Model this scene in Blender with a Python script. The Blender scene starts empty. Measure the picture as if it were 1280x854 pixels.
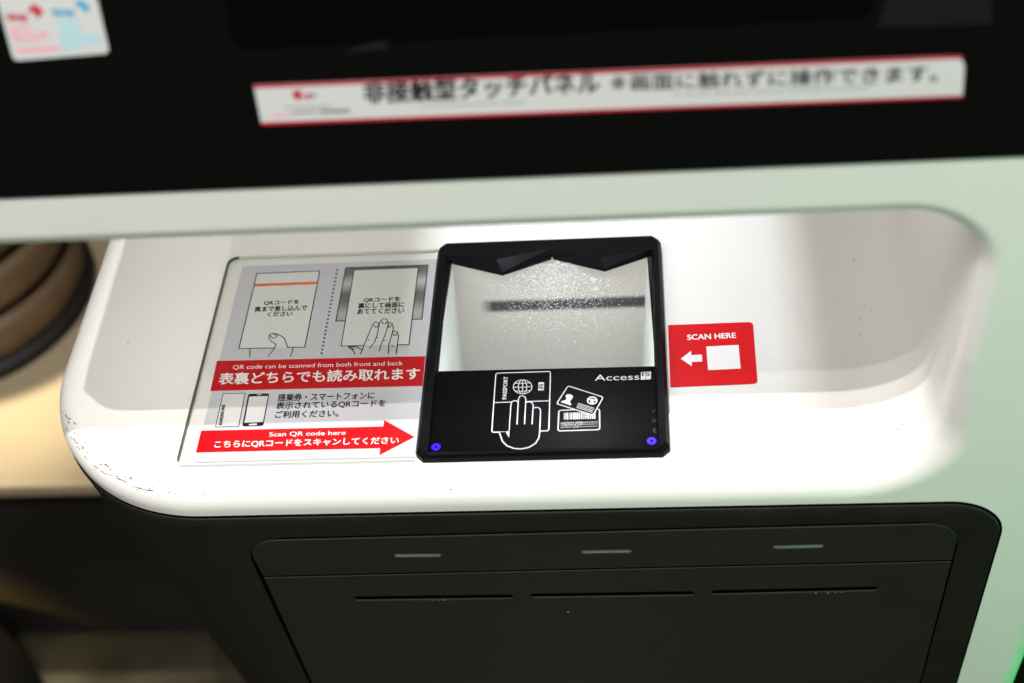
import bpy, bmesh, math, random
import numpy as np
from mathutils import Vector, Matrix
from mathutils.geometry import tessellate_polygon

random.seed(7)
SC = bpy.context.scene
COL = SC.collection

# ------------------------------------------------------------------ camera
# world: X along the kiosk, Y away from the user, Z up, shelf top at z = 0 (metres)
CAM = np.array([0.14549028, -0.55573806, 0.69919079])
ROT = np.array([[0.99534779, 0.03055028, 0.09137536],
                [0.04035204, 0.7290269, -0.68329459],
                [-0.08748994, 0.68380294, 0.72440255]])
F_PX = 1778.0
cam_d = bpy.data.cameras.new('camera')
cam_o = bpy.data.objects.new('camera', cam_d)
COL.objects.link(cam_o)
m = Matrix([list(ROT[0]) + [CAM[0]], list(ROT[1]) + [CAM[1]], list(ROT[2]) + [CAM[2]], [0, 0, 0, 1]])
cam_o.matrix_world = m
cam_d.sensor_width = 36.0
cam_d.lens = F_PX / 1280 * 36
cam_d.clip_start = 0.02
cam_d.clip_end = 100
cam_d.dof.use_dof = True
cam_d.dof.focus_distance = 0.948
cam_d.dof.aperture_fstop = 4.0
cam_d.dof.aperture_blades = 9
SC.camera = cam_o

# ------------------------------------------------------------------ world
w = bpy.data.worlds.new('World')
SC.world = w
w.use_nodes = True
w.node_tree.nodes['Background'].inputs[0].default_value = (1.0, 1.0, 0.95, 1)
w.node_tree.nodes['Background'].inputs[1].default_value = 0.035

SC.view_settings.view_transform = 'Standard'
SC.view_settings.look = 'None'
SC.view_settings.exposure = 0.0
SC.view_settings.gamma = 1.0
SC.cycles.use_denoising = True
SC.cycles.denoising_prefilter = 'ACCURATE'
SC.cycles.sample_clamp_indirect = 4.0
SC.cycles.caustics_reflective = False
SC.cycles.caustics_refractive = False


# ------------------------------------------------------------------ lamps
def lamp(name, kind, loc, power, color, target=None, **kw):
    d = bpy.data.lights.new(name, kind)
    d.energy = power
    d.color = color
    for k, v in kw.items():
        setattr(d, k, v)
    o = bpy.data.objects.new(name, d)
    COL.objects.link(o)
    o.location = loc
    if target is not None:
        o.rotation_euler = (Vector(target) - Vector(loc)).to_track_quat('-Z', 'Y').to_euler()
    return o


def ceiling(dx, dy, dz, dist=2.0, base=(-0.236, -0.034, 0.225)):
    v = Vector((dx, dy, dz)).normalized() * dist
    return Vector(base) + v


lamp('ceiling_downlight', 'POINT', ceiling(0.035, -0.068, 0.225), 165, (1.0, 0.965, 0.93), shadow_soft_size=0.008)
lamp('ceiling_downlight', 'POINT', ceiling(0.004, -0.082, 0.225), 100, (1.0, 0.94, 0.885), shadow_soft_size=0.008)
lamp('ceiling_downlight', 'POINT', ceiling(-0.065, -0.100, 0.225), 32, (1.0, 0.97, 0.92), shadow_soft_size=0.008)
lamp('hall_light', 'AREA', (-0.55, -1.70, 1.15), 14.0, (1.0, 0.965, 0.92), target=(0.05, 0.0, 0.1), shape='RECTANGLE', size=1.6, size_y=0.6)
lamp('green_sign_light', 'AREA', (0.95, -0.50, 0.05), 2.3, (0.16, 1.0, 0.40), target=(0.36, -0.02, 0.05), shape='RECTANGLE', size=0.5, size_y=0.3)
lamp('green_sign_light', 'AREA', (0.75, 0.02, -0.28), 0.9, (0.03, 1.0, 0.22), target=(0.39, 0.02, -0.25), shape='RECTANGLE', size=0.2, size_y=0.12)
# work light under the head of the kiosk, inside its added, unseen recess
lamp('shelf_work_light', 'AREA', (0.09, 0.215, 0.330), 0.92, (0.78, 0.84, 1.0), target=(0.09, 0.215, 0), shape='RECTANGLE', size=0.015, size_y=0.02)
lamp('shelf_work_light', 'AREA', (0.09, 0.215, 0.322), 0.17, (1.0, 0.93, 0.45), target=(0.09, 0.215, 0), shape='RECTANGLE', size=0.015, size_y=0.02)
lamp('niche_fill_light', 'AREA', (-0.12, 0.07, 0.2215), 0.30, (1.0, 0.95, 0.88), target=(-0.12, 0.10, 0), shape='RECTANGLE', size=0.20, size_y=0.02)  # unseen fill added to brighten the shaded shelf
lamp('niche_fill_light', 'AREA', (0.235, 0.07, 0.2215), 0.055, (1.0, 0.86, 0.76), target=(0.235, 0.12, 0), shape='RECTANGLE', size=0.10, size_y=0.02)  # second added fill, for the right of the niche
lamp('counter_light', 'SPOT', (-0.95, 0.75, 1.4), 560, (1.0, 0.86, 0.62), target=(-0.69, 0.64, -0.6), spot_size=math.radians(15), spot_blend=1.0, shadow_soft_size=0.06)
lamp('amber_floor_light', 'SPOT', (-1.15, 0.10, -0.45), 110.0, (1.0, 0.62, 0.16), target=(-0.80, 0.47, -0.86), spot_size=math.radians(22), spot_blend=0.9, shadow_soft_size=0.03)


# ------------------------------------------------------------------ helpers
def tag(o, label=None, cat=None, group=None, kind=None):
    if label: o['label'] = label
    if cat: o['category'] = cat
    if group: o['group'] = group
    if kind: o['kind'] = kind
    return o


def empty(name, loc, label, cat, group=None):
    o = bpy.data.objects.new(name, None)
    COL.objects.link(o)
    o.location = loc
    o.empty_display_size = 0.02
    return tag(o, label, cat, group)


def link(name, verts, faces, mat, parent=None, smooth=False, mats=None, fm=None):
    me = bpy.data.meshes.new(name)
    me.from_pydata([tuple(map(float, v)) for v in verts], [], [tuple(f) for f in faces])
    for mm in (mats or [mat]):
        me.materials.append(mm)
    if fm:
        for p, i in zip(me.polygons, fm):
            p.material_index = i
    if smooth:
        for p in me.polygons:
            p.use_smooth = True
    me.update()
    o = bpy.data.objects.new(name, me)
    COL.objects.link(o)
    if parent is not None:
        o.parent = parent
        o.matrix_parent_inverse = Matrix.Translation(-world_loc(parent))
    return o


def world_loc(o):
    v = Vector((0, 0, 0))
    while o is not None:
        v = v + o.location
        if o.parent is not None:
            v = v + o.matrix_parent_inverse.translation
        o = o.parent
    return v


class Frame:
    """A flat real plane: origin, two in-plane axes and a normal."""
    def __init__(s, o, ex, ey):
        s.o = np.array(o, float)
        s.ex = np.array(ex, float) / np.linalg.norm(ex)
        ey = np.array(ey, float)
        ey = ey - s.ex * np.dot(ey, s.ex)
        s.ey = ey / np.linalg.norm(ey)
        s.n = np.cross(s.ex, s.ey)

    def w(s, p, off=0.0):
        return s.o + s.ex * p[0] + s.ey * p[1] + s.n * off

    def px(s, p, off=0.0):
        r = ROT @ np.array([p[0] - 640, -(p[1] - 427), -F_PX])
        o = s.o + s.n * off
        t = np.dot(o - CAM, s.n) / np.dot(r, s.n)
        q = CAM + r * t - s.o
        return (float(np.dot(q, s.ex)), float(np.dot(q, s.ey)))

    def pxs(s, pts, off=0.0):
        return [s.px(p, off) for p in pts]


def round_poly(pts, r, n=6):
    out = []
    k = len(pts)
    rr = r if isinstance(r, (list, tuple)) else [r] * k
    for i in range(k):
        p = Vector(pts[i]); a = Vector(pts[i - 1]); b = Vector(pts[(i + 1) % k])
        if rr[i] <= 0:
            out.append(tuple(p)); continue
        u = (a - p).normalized(); v = (b - p).normalized()
        ang = u.angle(v)
        d = min(rr[i] / math.tan(ang / 2), (a - p).length * .49, (b - p).length * .49)
        rad = d * math.tan(ang / 2)
        c = p + (u + v).normalized() * (rad / math.sin(ang / 2))
        s0 = p + u * d - c; s1 = p + v * d - c
        a0 = math.atan2(s0.y, s0.x); a1 = math.atan2(s1.y, s1.x)
        da = (a1 - a0 + math.pi) % (2 * math.pi) - math.pi
        for j in range(n + 1):
            t = a0 + da * j / n
            out.append((c.x + rad * math.cos(t), c.y + rad * math.sin(t)))
    return out


def ellipse(c, rx, ry, n=24, a=0.0):
    return [(c[0] + rx * math.cos(t) * math.cos(a) - ry * math.sin(t) * math.sin(a),
             c[1] + rx * math.cos(t) * math.sin(a) + ry * math.sin(t) * math.cos(a))
            for t in [2 * math.pi * i / n for i in range(n)]]


def area2(p):
    return sum(p[i][0] * p[(i + 1) % len(p)][1] - p[(i + 1) % len(p)][0] * p[i][1] for i in range(len(p)))


def plate_geo(loops, fr, off, thick):
    """Flat sheet (thick = 0) or slab from outline + holes in a frame."""
    loops = [l if (area2(l) > 0) == (i == 0) else l[::-1] for i, l in enumerate(loops)]
    tris = tessellate_polygon([[Vector((p[0], p[1], 0)) for p in l] for l in loops])
    flat = [p for l in loops for p in l]
    verts = [fr.w(p, off) for p in flat]
    faces = []
    for t in tris:
        a, b, c = [flat[i] for i in t]
        cr = (b[0] - a[0]) * (c[1] - a[1]) - (b[1] - a[1]) * (c[0] - a[0])
        faces.append(tuple(t) if cr > 0 else tuple(t[::-1]))
    if thick > 0:
        n0 = len(verts)
        verts += [fr.w(p, off - thick) for p in flat]
        s = 0
        for l in loops:
            k = len(l)
            for i in range(k):
                a, b = s + i, s + (i + 1) % k
                faces.append((a, a + n0, b + n0, b))
            s += k
    return verts, faces


def sheet(name, loops, fr, off, mat, parent, thick=0.0):
    v, f = plate_geo(loops, fr, off, thick)
    return link(name, v, f, mat, parent)


def multi(name, polys, fr, off, mat, parent, thick=0.0):
    V, Fc = [], []
    for p in polys:
        v, f = plate_geo(p if isinstance(p[0], list) else [p], fr, off, thick)
        n0 = len(V)
        V += v
        Fc += [tuple(i + n0 for i in q) for q in f]
    return link(name, V, Fc, mat, parent)


def stroke_polys(lines, wd, closed=False):
    """Each polyline becomes one outline band (list of loops)."""
    out = []
    for ln in lines:
        pts = [Vector(p) for p in ln]
        k = len(pts)
        L, Rr = [], []
        for i in range(k):
            if closed:
                a, b = pts[i - 1], pts[(i + 1) % k]
            else:
                a, b = pts[max(i - 1, 0)], pts[min(i + 1, k - 1)]
            d0 = (pts[i] - a); d1 = (b - pts[i])
            d0 = d0.normalized() if d0.length > 1e-9 else d1.normalized()
            d1 = d1.normalized() if d1.length > 1e-9 else d0
            t = (d0 + d1)
            t = t.normalized() if t.length > 1e-6 else d0
            nn = Vector((-t.y, t.x))
            c = max(0.45, nn.dot(Vector((-d0.y, d0.x))))
            L.append(pts[i] + nn * wd / 2 / c); Rr.append(pts[i] - nn * wd / 2 / c)
        seg = k if closed else k - 1
        out.append((L, Rr, seg))
    return out


def strokes(name, lines, wd, fr, off, mat, parent, closed=False):
    V, Fc = [], []
    for L, Rr, seg in stroke_polys(lines, wd, closed):
        n0 = len(V); k = len(L)
        V += [fr.w(p, off) for p in L] + [fr.w(p, off) for p in Rr]
        for i in range(seg):
            j = (i + 1) % k
            Fc.append((n0 + i, n0 + k + i, n0 + k + j, n0 + j))
    return link(name, V, Fc, mat, parent)


def text_geo(body, bold=0.0, spacing=1.0):
    cu = bpy.data.curves.new('lettering', 'FONT')
    cu.body = body
    cu.resolution_u = 4
    cu.space_character = spacing
    o = bpy.data.objects.new('lettering', cu)
    COL.objects.link(o)
    dg = bpy.context.evaluated_depsgraph_get()
    me = bpy.data.meshes.new_from_object(o.evaluated_get(dg))
    V = np.array([v.co[:] for v in me.vertices])
    Fc = [tuple(p.vertices) for p in me.polygons]
    bpy.data.objects.remove(o)
    bpy.data.curves.remove(cu)
    bpy.data.meshes.remove(me)
    return V, Fc


def text(name, items, fr, off, mat, parent, bold=0.02, pxoff=None):
    """items: (string, bottom-left px, bottom-right px, top-left px) of the ink box."""
    VV, FF = [], []
    for it in items:
        s, a, b, t = it[:4]
        V, Fc = text_geo(s, it[4] if len(it) > 4 else bold, 1.0)
        po = off if pxoff is None else pxoff
        A, B, T = [np.array(fr.px(q, po)) for q in (a, b, t)]
        lo, hi = V.min(0), V.max(0)
        n0 = len(VV)
        for v in V:
            u = (v[0] - lo[0]) / (hi[0] - lo[0]); q = (v[1] - lo[1]) / (hi[1] - lo[1])
            VV.append(fr.w(A + (B - A) * u + (T - A) * q, off))
        FF += [tuple(i + n0 for i in f) for f in Fc]
        bo = it[4] if len(it) > 4 else bold
        if bo > 0:   # heavier strokes: the same letters laid again a hair's breadth to each side
            ux, uy = (B - A) / (hi[0] - lo[0]), (T - A) / (hi[1] - lo[1])
            for q_, (sx, sy) in enumerate(((1, 0), (-1, 0), (0, .8), (0, -.8), (.7, .6), (-.7, -.6))):
                d = ux * bo * sx + uy * bo * sy
                dn = fr.ex * d[0] + fr.ey * d[1] + fr.n * (8e-6 * (q_ + 1))
                n1 = len(VV)
                VV += [v + dn for v in VV[n0:n0 + len(V)]]
                FF += [tuple(i + n1 for i in f) for f in Fc]
    return link(name, VV, FF, mat, parent)


# ------------------------------------------------------------------ materials
def mat(name, color, rough=0.5, spec=0.5, noise=0.0, scale=40.0, bump=0.0, bscale=300.0, rvar=0.0, metal=0.0, coat=0.0):
    M = bpy.data.materials.new(name)
    M.use_nodes = True
    nt = M.node_tree
    b = nt.nodes['Principled BSDF']
    b.inputs['Base Color'].default_value = (*color, 1)
    b.inputs['Roughness'].default_value = rough
    b.inputs['Specular IOR Level'].default_value = spec
    b.inputs['Metallic'].default_value = metal
    b.inputs['Coat Weight'].default_value = coat
    tc = nt.nodes.new('ShaderNodeTexCoord')
    if noise > 0 or rvar > 0:
        n = nt.nodes.new('ShaderNodeTexNoise')
        n.inputs['Scale'].default_value = scale
        n.inputs['Detail'].default_value = 6
        nt.links.new(tc.outputs['Object'], n.inputs['Vector'])
        if noise > 0:
            r = nt.nodes.new('ShaderNodeValToRGB')
            r.color_ramp.elements[0].position = 0.3
            r.color_ramp.elements[1].position = 0.7
            r.color_ramp.elements[0].color = tuple(c * (1 - noise) for c in color) + (1,)
            r.color_ramp.elements[1].color = tuple(min(1, c * (1 + noise)) for c in color) + (1,)
            nt.links.new(n.outputs['Fac'], r.inputs['Fac'])
            nt.links.new(r.outputs['Color'], b.inputs['Base Color'])
        if rvar > 0:
            mr = nt.nodes.new('ShaderNodeMapRange')
            mr.inputs['From Min'].default_value = 0.3
            mr.inputs['From Max'].default_value = 0.7
            mr.inputs['To Min'].default_value = max(0.02, rough - rvar)
            mr.inputs['To Max'].default_value = min(1, rough + rvar)
            nt.links.new(n.outputs['Fac'], mr.inputs['Value'])
            nt.links.new(mr.outputs['Result'], b.inputs['Roughness'])
    if bump > 0:
        n2 = nt.nodes.new('ShaderNodeTexNoise')
        n2.inputs['Scale'].default_value = bscale
        n2.inputs['Detail'].default_value = 3
        nt.links.new(tc.outputs['Object'], n2.inputs['Vector'])
        bp = nt.nodes.new('ShaderNodeBump')
        bp.inputs['Strength'].default_value = bump
        bp.inputs['Distance'].default_value = 0.001
        nt.links.new(n2.outputs['Fac'], bp.inputs['Height'])
        nt.links.new(bp.outputs['Normal'], b.inputs['Normal'])
    return M


def clear_mat(name, tint, ior=1.45, rough=0.02):
    M = bpy.data.materials.new(name)
    M.use_nodes = True
    nt = M.node_tree
    nt.nodes.remove(nt.nodes['Principled BSDF'])
    out = nt.nodes['Material Output']
    tr = nt.nodes.new('ShaderNodeBsdfTransparent'); tr.inputs[0].default_value = (*tint, 1)
    gl = nt.nodes.new('ShaderNodeBsdfGlossy'); gl.inputs['Roughness'].default_value = rough
    lw = nt.nodes.new('ShaderNodeLayerWeight'); lw.inputs['Blend'].default_value = 0.5
    pw = nt.nodes.new('ShaderNodeMath'); pw.operation = 'POWER'; pw.inputs[1].default_value = 5.0
    nt.links.new(lw.outputs['Facing'], pw.inputs[0])
    fr = nt.nodes.new('ShaderNodeMath'); fr.operation = 'MULTIPLY_ADD'
    r0 = ((ior - 1) / (ior + 1)) ** 2
    fr.inputs[1].default_value = 1 - r0; fr.inputs[2].default_value = r0
    nt.links.new(pw.outputs[0], fr.inputs[0])
    mx = nt.nodes.new('ShaderNodeMixShader')
    nt.links.new(fr.outputs[0], mx.inputs[0]); nt.links.new(tr.outputs[0], mx.inputs[1]); nt.links.new(gl.outputs[0], mx.inputs[2])
    nt.links.new(mx.outputs[0], out.inputs['Surface'])
    return M


def emit_mat(name, color, strength):
    M = mat(name, color, 0.3)
    b = M.node_tree.nodes['Principled BSDF']
    b.inputs['Emission Color'].default_value = (*color, 1)
    b.inputs['Emission Strength'].default_value = strength
    return M


M_WHITE = mat('white_plastic', (0.79, 0.785, 0.765), 0.38, 0.45, noise=0.012, scale=18, bump=0.03, bscale=900, rvar=0.07)
M_DARK = mat('dark_grey_plastic', (0.0125, 0.0118, 0.0098), 0.45, 0.20, noise=0.12, scale=30, bump=0.05, bscale=1400, rvar=0.08)
M_PLATE = mat('dark_grey_cover', (0.0185, 0.0172, 0.0140), 0.48, 0.20, noise=0.10, scale=24, bump=0.05, bscale=1500, rvar=0.06)
M_SEAM = mat('black_seam_shade', (0.0012, 0.0012, 0.0012), 0.7, 0.02)
M_LENS = mat('grey_green_lens', (0.24, 0.28, 0.24), 0.25, 0.5, noise=0.15, scale=120)
M_BLACKGL = mat('black_screen_glass', (0.0022, 0.0024, 0.0022), 0.10, 0.3, rvar=0.03, scale=20)
M_SCREEN = mat('screen_off', (0.001, 0.001, 0.0012), 0.08, 0.25)
M_GREYBAR = mat('grey_bezel_window', (0.006, 0.006, 0.006), 0.3, 0.3)
M_FRAME = mat('black_scanner_plastic', (0.0035, 0.0035, 0.0048), 0.42, 0.05, bump=0.06, bscale=1800, rvar=0.08, scale=60)
M_PRINTBLK = mat('black_print', (0.0015, 0.0015, 0.0022), 0.3, 0.05)
M_PRINTWH = mat('white_print', (0.74, 0.74, 0.78), 0.5, 0.3)
M_DIM = mat('dark_icon_print', (0.020, 0.020, 0.022), 0.4, 0.3)
M_CAVWALL = mat('white_light_box', (0.86, 0.88, 0.87), 0.5, 0.3)
M_GLASS = clear_mat('scanner_glass', (0.97, 0.98, 0.98), ior=1.12)
M_ACRYL = clear_mat('clear_acrylic', (0.97, 0.975, 0.965), rough=0.05)
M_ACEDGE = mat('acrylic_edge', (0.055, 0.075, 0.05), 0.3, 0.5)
M_ACEDGE2 = mat('acrylic_edge_glare', (0.58, 0.60, 0.58), 0.3, 0.5)
M_PAPER = mat('grey_paper', (0.545, 0.545, 0.60), 0.55, 0.3, noise=0.015, scale=60)
M_CARD = mat('pale_print', (0.66, 0.67, 0.675), 0.55, 0.3)
M_INK = mat('black_ink', (0.008, 0.008, 0.009), 0.5, 0.08)
M_RED = mat('red_ink', (0.50, 0.004, 0.009), 0.5, 0.08, noise=0.03, scale=40)
M_REDST = mat('red_sticker_vinyl', (0.62, 0.008, 0.012), 0.45, 0.12, noise=0.03, scale=40)
M_ORANGE = mat('orange_ink', (0.75, 0.14, 0.012), 0.5, 0.3)
M_WHITEINK = mat('white_ink', (0.84, 0.83, 0.83), 0.5, 0.3)
M_STICKER = mat('white_sticker', (0.43, 0.44, 0.44), 0.4, 0.4)
M_STRED = mat('sticker_red_ink', (0.36, 0.008, 0.026), 0.5, 0.3)
M_STBLUE = mat('sticker_blue_ink', (0.02, 0.25, 0.45), 0.5, 0.3)
M_STPINK = mat('sticker_pink_ink', (0.62, 0.24, 0.32), 0.5, 0.3)
M_STPALE = mat('sticker_pale_blue_ink', (0.22, 0.48, 0.58), 0.5, 0.3)
M_STGREY = mat('sticker_grey_ink', (0.16, 0.16, 0.17), 0.5, 0.3)
M_SCUFF = mat('grey_scuff', (0.13, 0.13, 0.13), 0.7, 0.1, noise=0.6, scale=900)
M_SCRGLINT = mat('glass_scratch_glint', (0.95, 0.95, 0.97), 0.3, 0.8)
M_DUSTGLARE = mat('glass_dust_glare', (0.55, 0.55, 0.57), 0.5, 0.4)
M_BLUE = emit_mat('blue_indicator', (0.03, 0.0, 1.0), 0.95)
M_CREAM = mat('cream_counter', (0.30, 0.245, 0.16), 0.4, 0.4, noise=0.05, scale=12)
M_COUNTER = mat('dark_counter_front', (0.012, 0.011, 0.009), 0.5, 0.3, noise=0.3, scale=6)
M_FLOOR = mat('dark_floor', (0.030, 0.026, 0.014), 0.35, 0.4, noise=0.6, scale=7, rvar=0.12)
M_BROWN = mat('brown_leather', (0.11, 0.070, 0.036), 0.5, 0.4, noise=0.15, scale=20, bump=0.2, bscale=200)
M_BLACKRUB = mat('black_rubber', (0.008, 0.007, 0.006), 0.6, 0.3)

# mirror-like printed gradient of the poster's reader picture: grey bands that belong to the print
M_GRAD = mat('grey_gradient_print', (0.3, 0.3, 0.3), 0.5, 0.3)
nt = M_GRAD.node_tree
tcn = nt.nodes.new('ShaderNodeTexCoord'); sp = nt.nodes.new('ShaderNodeSeparateXYZ')
mr = nt.nodes.new('ShaderNodeMapRange'); rp = nt.nodes.new('ShaderNodeValToRGB')
nt.links.new(tcn.outputs['Generated'], sp.inputs[0]); nt.links.new(sp.outputs['Y'], rp.inputs['Fac'])
els = rp.color_ramp.elements
els[0].position = 0.0; els[0].color = (0.36, 0.35, 0.36, 1)
els[1].position = 1.0; els[1].color = (0.10, 0.10, 0.10, 1)
for ps, c in ((0.14, 0.42), (0.36, 0.14), (0.50, 0.12), (0.70, 0.50), (0.86, 0.16)):
    e = els.new(ps); e.color = (c, c, c, 1)
nt.links.new(rp.outputs['Color'], nt.nodes['Principled BSDF'].inputs['Base Color'])

# rear wall of the scanner's box: grey, with a blurred reflection painted as a soft dark stripe
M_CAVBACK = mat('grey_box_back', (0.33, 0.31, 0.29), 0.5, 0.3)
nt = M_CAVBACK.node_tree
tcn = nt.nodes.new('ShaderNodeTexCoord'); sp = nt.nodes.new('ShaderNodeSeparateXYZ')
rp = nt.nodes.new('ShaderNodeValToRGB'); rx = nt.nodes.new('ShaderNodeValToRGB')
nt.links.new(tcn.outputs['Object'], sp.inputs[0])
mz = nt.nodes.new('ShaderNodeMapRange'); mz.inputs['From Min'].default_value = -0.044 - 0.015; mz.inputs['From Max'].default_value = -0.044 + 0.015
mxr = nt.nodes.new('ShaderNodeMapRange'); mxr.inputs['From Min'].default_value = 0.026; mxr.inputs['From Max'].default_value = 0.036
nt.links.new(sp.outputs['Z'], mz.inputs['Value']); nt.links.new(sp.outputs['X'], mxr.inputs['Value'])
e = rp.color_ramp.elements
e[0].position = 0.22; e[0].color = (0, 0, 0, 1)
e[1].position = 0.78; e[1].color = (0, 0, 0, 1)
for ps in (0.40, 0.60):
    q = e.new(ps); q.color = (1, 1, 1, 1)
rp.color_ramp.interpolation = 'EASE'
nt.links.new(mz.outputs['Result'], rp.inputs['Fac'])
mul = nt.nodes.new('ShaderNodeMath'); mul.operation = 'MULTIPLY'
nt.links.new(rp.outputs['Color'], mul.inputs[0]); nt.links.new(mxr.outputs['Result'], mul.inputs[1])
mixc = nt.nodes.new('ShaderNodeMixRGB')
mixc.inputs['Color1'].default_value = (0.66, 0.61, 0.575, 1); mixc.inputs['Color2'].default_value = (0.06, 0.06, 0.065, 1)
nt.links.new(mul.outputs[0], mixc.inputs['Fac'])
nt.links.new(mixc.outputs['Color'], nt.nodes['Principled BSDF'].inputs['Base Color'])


# ------------------------------------------------------------------ the floor and the neighbouring counter
Z_FLOOR = -0.95
fl = link('floor', [(-6, -5, Z_FLOOR), (6, -5, Z_FLOOR), (6, 7, Z_FLOOR), (-6, 7, Z_FLOOR)], [(0, 1, 2, 3)], M_FLOOR)
tag(fl, kind='structure')


def box_mesh(name, x0, x1, y0, y1, z0, z1, mt, parent=None, bev=0.0):
    bm = bmesh.new()
    bmesh.ops.create_cube(bm, size=1)
    for v in bm.verts:
        v.co = Vector(((x0 + x1) / 2 + v.co.x * (x1 - x0), (y0 + y1) / 2 + v.co.y * (y1 - y0), (z0 + z1) / 2 + v.co.z * (z1 - z0)))
    if bev > 0:
        bmesh.ops.bevel(bm, geom=list(bm.edges), offset=bev, segments=3, affect='EDGES', profile=0.5)
    V = [v.co[:] for v in bm.verts]
    bm.verts.index_update()
    Fc = [[v.index for v in f.verts] for f in bm.faces]
    bm.free()
    return link(name, V, Fc, mt, parent)


# ------------------------------------------------------------------ kiosk housing (signed distance field -> mesh)
Z_LIP, X_NICHE, X_RIGHT, X_HEAD, X_LEFT = 0.2245, 0.3155, 0.420, -0.236, -0.2625
Z_BAND = 0.2615


def yF(z):
    return -0.02 - 0.063 * z


Y_BAND = yF(Z_BAND)


def rU(a, b, r):
    return np.maximum(r, np.minimum(a, b)) - np.hypot(np.maximum(r - a, 0), np.maximum(r - b, 0))


def rI(a, b, r):
    return np.minimum(-r, np.maximum(a, b)) + np.hypot(np.maximum(r + a, 0), np.maximum(r + b, 0))


def sdf(x, y, z):
    head = rI(X_HEAD - x, Z_LIP - z, 0.042)
    colm = X_NICHE - x
    prof = rU(rU(head, colm, 0.043), z, 0.05)
    prof = rU(prof, 0.262 - y, 0.02)
    front = np.maximum(yF(z) - y, (Y_BAND + 0.264 * (z - Z_BAND)) - y)
    left = np.where(z > 0.11, X_HEAD - x, X_LEFT + 0.12 * np.maximum(0, -z) - x)
    rc = np.where(z > 0.11, 0.03, 0.118)
    plan = rI(front, left, rc)
    plan = rI(plan, x - X_RIGHT, 0.02)
    t = np.clip((z - 0.03) / 0.08, 0, 1)
    r = 0.021 * (1 - t) + 0.011 * t
    d = rI(prof, plan, r)
    # unseen recess added to shape the work light's patch, and the well of the scanner
    q1 = np.maximum.reduce([np.abs(x - 0.0998) - 0.0405, np.abs(y - 0.20) - 0.05, np.abs(z - 0.27) - 0.068])
    q2 = np.maximum.reduce([np.abs(x - 0.080) - 0.076, np.abs(y - 0.12) - 0.066, np.abs(z + 0.075) - 0.115])
    d = np.maximum(d, -q1)
    d = np.maximum(d, -q2)
    return d


def grad(P, h=2e-4):
    g = np.empty_like(P)
    for i in range(3):
        e = np.zeros(3); e[i] = h
        A, B = P + e, P - e
        g[:, i] = (sdf(A[:, 0], A[:, 1], A[:, 2]) - sdf(B[:, 0], B[:, 1], B[:, 2])) / (2 * h)
    return g


def snap(P, it=4):
    for _ in range(it):
        d = sdf(P[:, 0], P[:, 1], P[:, 2]); g = grad(P)
        P = P - (d / np.maximum((g ** 2).sum(1), 0.2))[:, None] * g
    return P


def surface_nets(xs, ys, zs):
    X, Y, Z = np.meshgrid(xs, ys, zs, indexing='ij')
    D = sdf(X, Y, Z)
    D = np.maximum(D, Y - (ys[-1] - 0.002)); D = np.maximum(D, Z - (zs[-1] - 0.004)); D = np.maximum(D, zs[0] + 0.004 - Z)
    nx, ny, nz = D.shape
    acc = np.zeros((nx - 1, ny - 1, nz - 1, 3)); cnt = np.zeros((nx - 1, ny - 1, nz - 1))
    ax = (xs, ys, zs)
    import itertools
    for axis in range(3):
        sl0 = [slice(None)] * 3; sl1 = [slice(None)] * 3
        sl0[axis] = slice(0, -1); sl1[axis] = slice(1, None)
        d0, d1 = D[tuple(sl0)], D[tuple(sl1)]
        cross = (d0 < 0) != (d1 < 0)
        t = np.where(cross, d0 / np.where(cross, d0 - d1, 1), 0)
        pos = []
        for k, A in enumerate((X, Y, Z)):
            pos.append(A[tuple(sl0)] + (A[tuple(sl1)] - A[tuple(sl0)]) * t)
        oth = [a for a in range(3) if a != axis]
        for da, db in itertools.product((0, 1), (0, 1)):
            s = [slice(None)] * 3
            for o_, dd in zip(oth, (da, db)):
                s[o_] = slice(0, -1) if dd == 0 else slice(1, None)
            s = tuple(s)
            c = cross[s]
            for k in range(3):
                acc[..., k] += np.where(c, pos[k][s], 0)
            cnt += c
    use = cnt > 0
    idx = -np.ones(use.shape, int); idx[use] = np.arange(use.sum())
    V = acc[use] / cnt[use][:, None]
    faces = []
    for axis in range(3):
        sl0 = [slice(1, -1)] * 3; sl1 = [slice(1, -1)] * 3
        sl0[axis] = slice(0, -1); sl1[axis] = slice(1, None)
        d0, d1 = D[tuple(sl0)], D[tuple(sl1)]
        I = np.argwhere((d0 < 0) != (d1 < 0))
        if len(I) == 0: continue
        inside0 = d0[tuple(I.T)] < 0
        b, c = [(1, 2), (2, 0), (0, 1)][axis]
        base = I.copy()
        # the four cells round the edge
        q = []
        for db, dc in ((0, 0), (1, 0), (1, 1), (0, 1)):
            J = base.copy(); J[:, b] += db; J[:, c] += dc
            q.append(idx[tuple(J.T)])
        q = np.stack(q, 1)
        q[~inside0] = q[~inside0][:, ::-1]
        faces.append(q)
    return V, np.concatenate(faces)


def axis_steps(pairs):
    out = []
    for a, b, s in pairs:
        out += list(np.arange(a, b - s * 0.3, s))
    out.append(pairs[-1][1])
    return np.array(out)


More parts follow.
